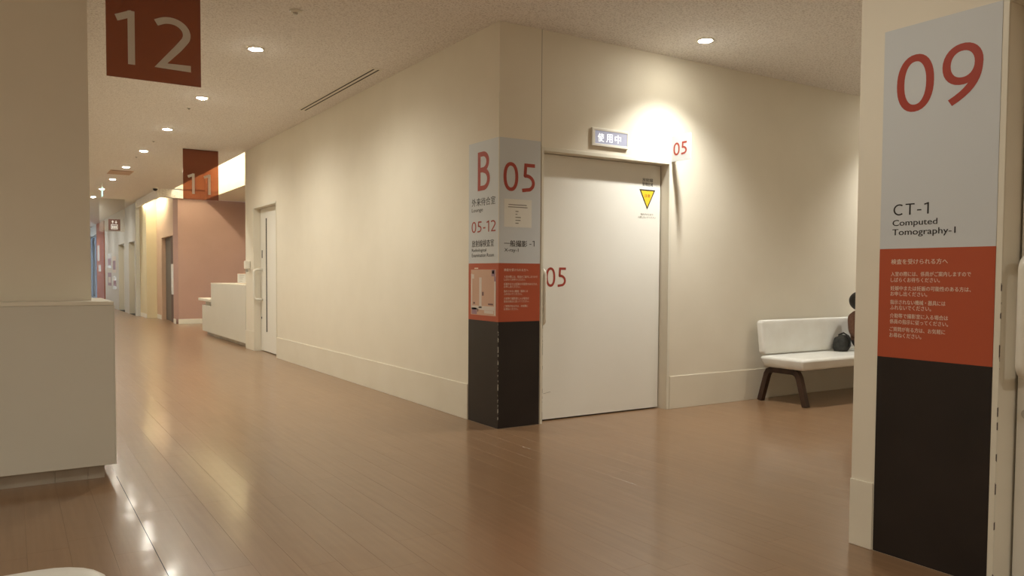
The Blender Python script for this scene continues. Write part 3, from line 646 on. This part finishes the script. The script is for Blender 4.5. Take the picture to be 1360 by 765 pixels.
# ---- seated person and bag -------------------------------------------------
def person():
    px, py = 4.175, -.30
    V = {'pel': (px, py, .535, .10, .085), 'wai': (px, py+.01, .62, .092, .078), 'che': (px, py+.01, .73, .098, .075), 'sho': (px, py+.015, .80, .075, .06), 'nec': (px-.005, py-.0, .85, .038, .038), 'hd0': (px-.008, py-.015, .895, .062, .066), 'hd1': (px-.01, py-.02, .95, .078, .088), 'hd2': (px-.01, py-.015, 1.0, .062, .075)}
    E_ = [('pel', 'wai'), ('wai', 'che'), ('che', 'sho'), ('sho', 'nec'), ('nec', 'hd0'), ('hd0', 'hd1'), ('hd1', 'hd2')]
    for s, n in ((-1, 'l'), (1, 'r')):
        V.update({'s'+n: (px+s*.115, py+.01, .79, .046, .046), 'e'+n: (px+s*.15, py-.02, .63, .035, .035), 'w'+n: (px+s*.095, py-.17, .575, .024, .024), 'p'+n: (px+s*.075, py-.215, .567, .026, .016),
                  'h'+n: (px+s*.062, py-.05, .52, .075, .07), 'k'+n: (px+s*.07, py-.33, .50, .052, .052), 'c'+n: (px+s*.07, py-.345, .36, .046, .046), 'a'+n: (px+s*.07, py-.34, .20, .033, .033), 't'+n: (px+s*.072, py-.43, .175, .03, .024)})
        E_ += [('sho', 's'+n), ('s'+n, 'e'+n), ('e'+n, 'w'+n), ('w'+n, 'p'+n), ('pel', 'h'+n), ('h'+n, 'k'+n), ('k'+n, 'c'+n), ('c'+n, 'a'+n), ('a'+n, 't'+n)]
        for f_ in range(5):
            fx = px+s*(.075+(f_-2)*.011); k = 'f%s%d' % (n, f_)
            ln = (.026, .036, .040, .036, .026)[f_]
            V[k+'a'] = (fx, py-.22-ln*.6, .558, .0065, .0065); V[k+'b'] = (fx, py-.22-ln*1.25, .545, .0055, .0055); E_ += [('p'+n, k+'a'), (k+'a', k+'b')]
    keys = list(V); me = bpy.data.meshes.new('body'); me.from_pydata([V[k][:3] for k in keys], [(keys.index(a), keys.index(b)) for a, b in E_], [])
    o = bpy.data.objects.new('tmp', me); COL.objects.link(o)
    sk = o.modifiers.new('skin', 'SKIN'); sk.use_smooth_shade = True
    for i, k in enumerate(keys): me.skin_vertices[0].data[i].radius = V[k][3:5]; me.skin_vertices[0].data[i].use_root = (i == 0)
    sb = o.modifiers.new('sub', 'SUBSURF'); sb.levels = 2; sb.render_levels = 2
    dg = bpy.context.evaluated_depsgraph_get(); m2 = bpy.data.meshes.new_from_object(o.evaluated_get(dg)); bpy.data.objects.remove(o)
    m2.materials.clear()
    for k in ('skin', 'brown_top', 'trousers', 'black_plastic'): m2.materials.append(M[k])
    for p in m2.polygons:
        c = p.center; p.use_smooth = True
        if c.z > .845: i = 0
        elif c.y < py-.185 and .53 < c.z < .60: i = 0
        elif c.z > .555 or (abs(c.x-px) > .12 and c.z > .53): i = 1
        elif c.z < .21: i = 3
        else: i = 2
        p.material_index = i
    root = thing('person', 'person with dark hair in a brown top sitting on the wall bench', 'person', (px, py, .448))
    objm('body', m2, None, root)
    bm = bmesh.new(); bmesh.ops.create_uvsphere(bm, u_segments=24, v_segments=16, radius=1)
    for v in bm.verts:
        c = v.co
        if c.y < -.25 and c.z < .45: c.y = -.25-(abs(c.y)-.25)*.12
        v.co = Vector((px-.01+c.x*.098, py-.008+c.y*.108, .962+c.z*(.095 if c.z > 0 else .105)))
    obj('hair', bm, 'hair', root, smooth=True)
    bm = bmesh.new()
    for s in (-1, 1):
        bmesh.ops.create_uvsphere(bm, u_segments=10, v_segments=8, radius=.009, matrix=Matrix.Translation((px-.01+s*.03, py-.105, .945)))
    obj('eyes', bm, 'black_plastic', root, smooth=True)
    bm = bmesh.new(); bmesh.ops.create_uvsphere(bm, u_segments=10, v_segments=8, radius=.012, matrix=Matrix.Translation((px-.01, py-.112, .918))); obj('nose', bm, 'skin', root, smooth=True)
person()
t = thing('backpack', 'dark charcoal bag lying on the wall bench beside the person', 'bag', (3.93, -.26, .45))
bm = bmesh.new(); bmesh.ops.create_icosphere(bm, subdivisions=4, radius=1)
for v in bm.verts:
    c = v.co.copy(); n = math.sin(7*c.x+2*c.z)*math.cos(6*c.y+c.x)*.06
    sx = math.copysign(abs(c.x)**.7, c.x); sy = math.copysign(abs(c.y)**.75, c.y); sz = math.copysign(abs(c.z)**.6, c.z)
    v.co = Vector((3.932+.075*sx*(1.15-.30*(sz+1)/2+n), -.27+.075*sy*(1+n), max(.451, .525+.085*sz*(1+n)+.02*sx)))
obj('body', bm, 'bag', t, smooth=True)
bm = bmesh.new(); tube(bm, [(3.94, -.345, .50), (3.935, -.36, .55), (3.935, -.34, .61), (3.945, -.28, .635), (3.95, -.22, .61)], .008, 8); obj('strap', bm, 'black_plastic', t, smooth=True)
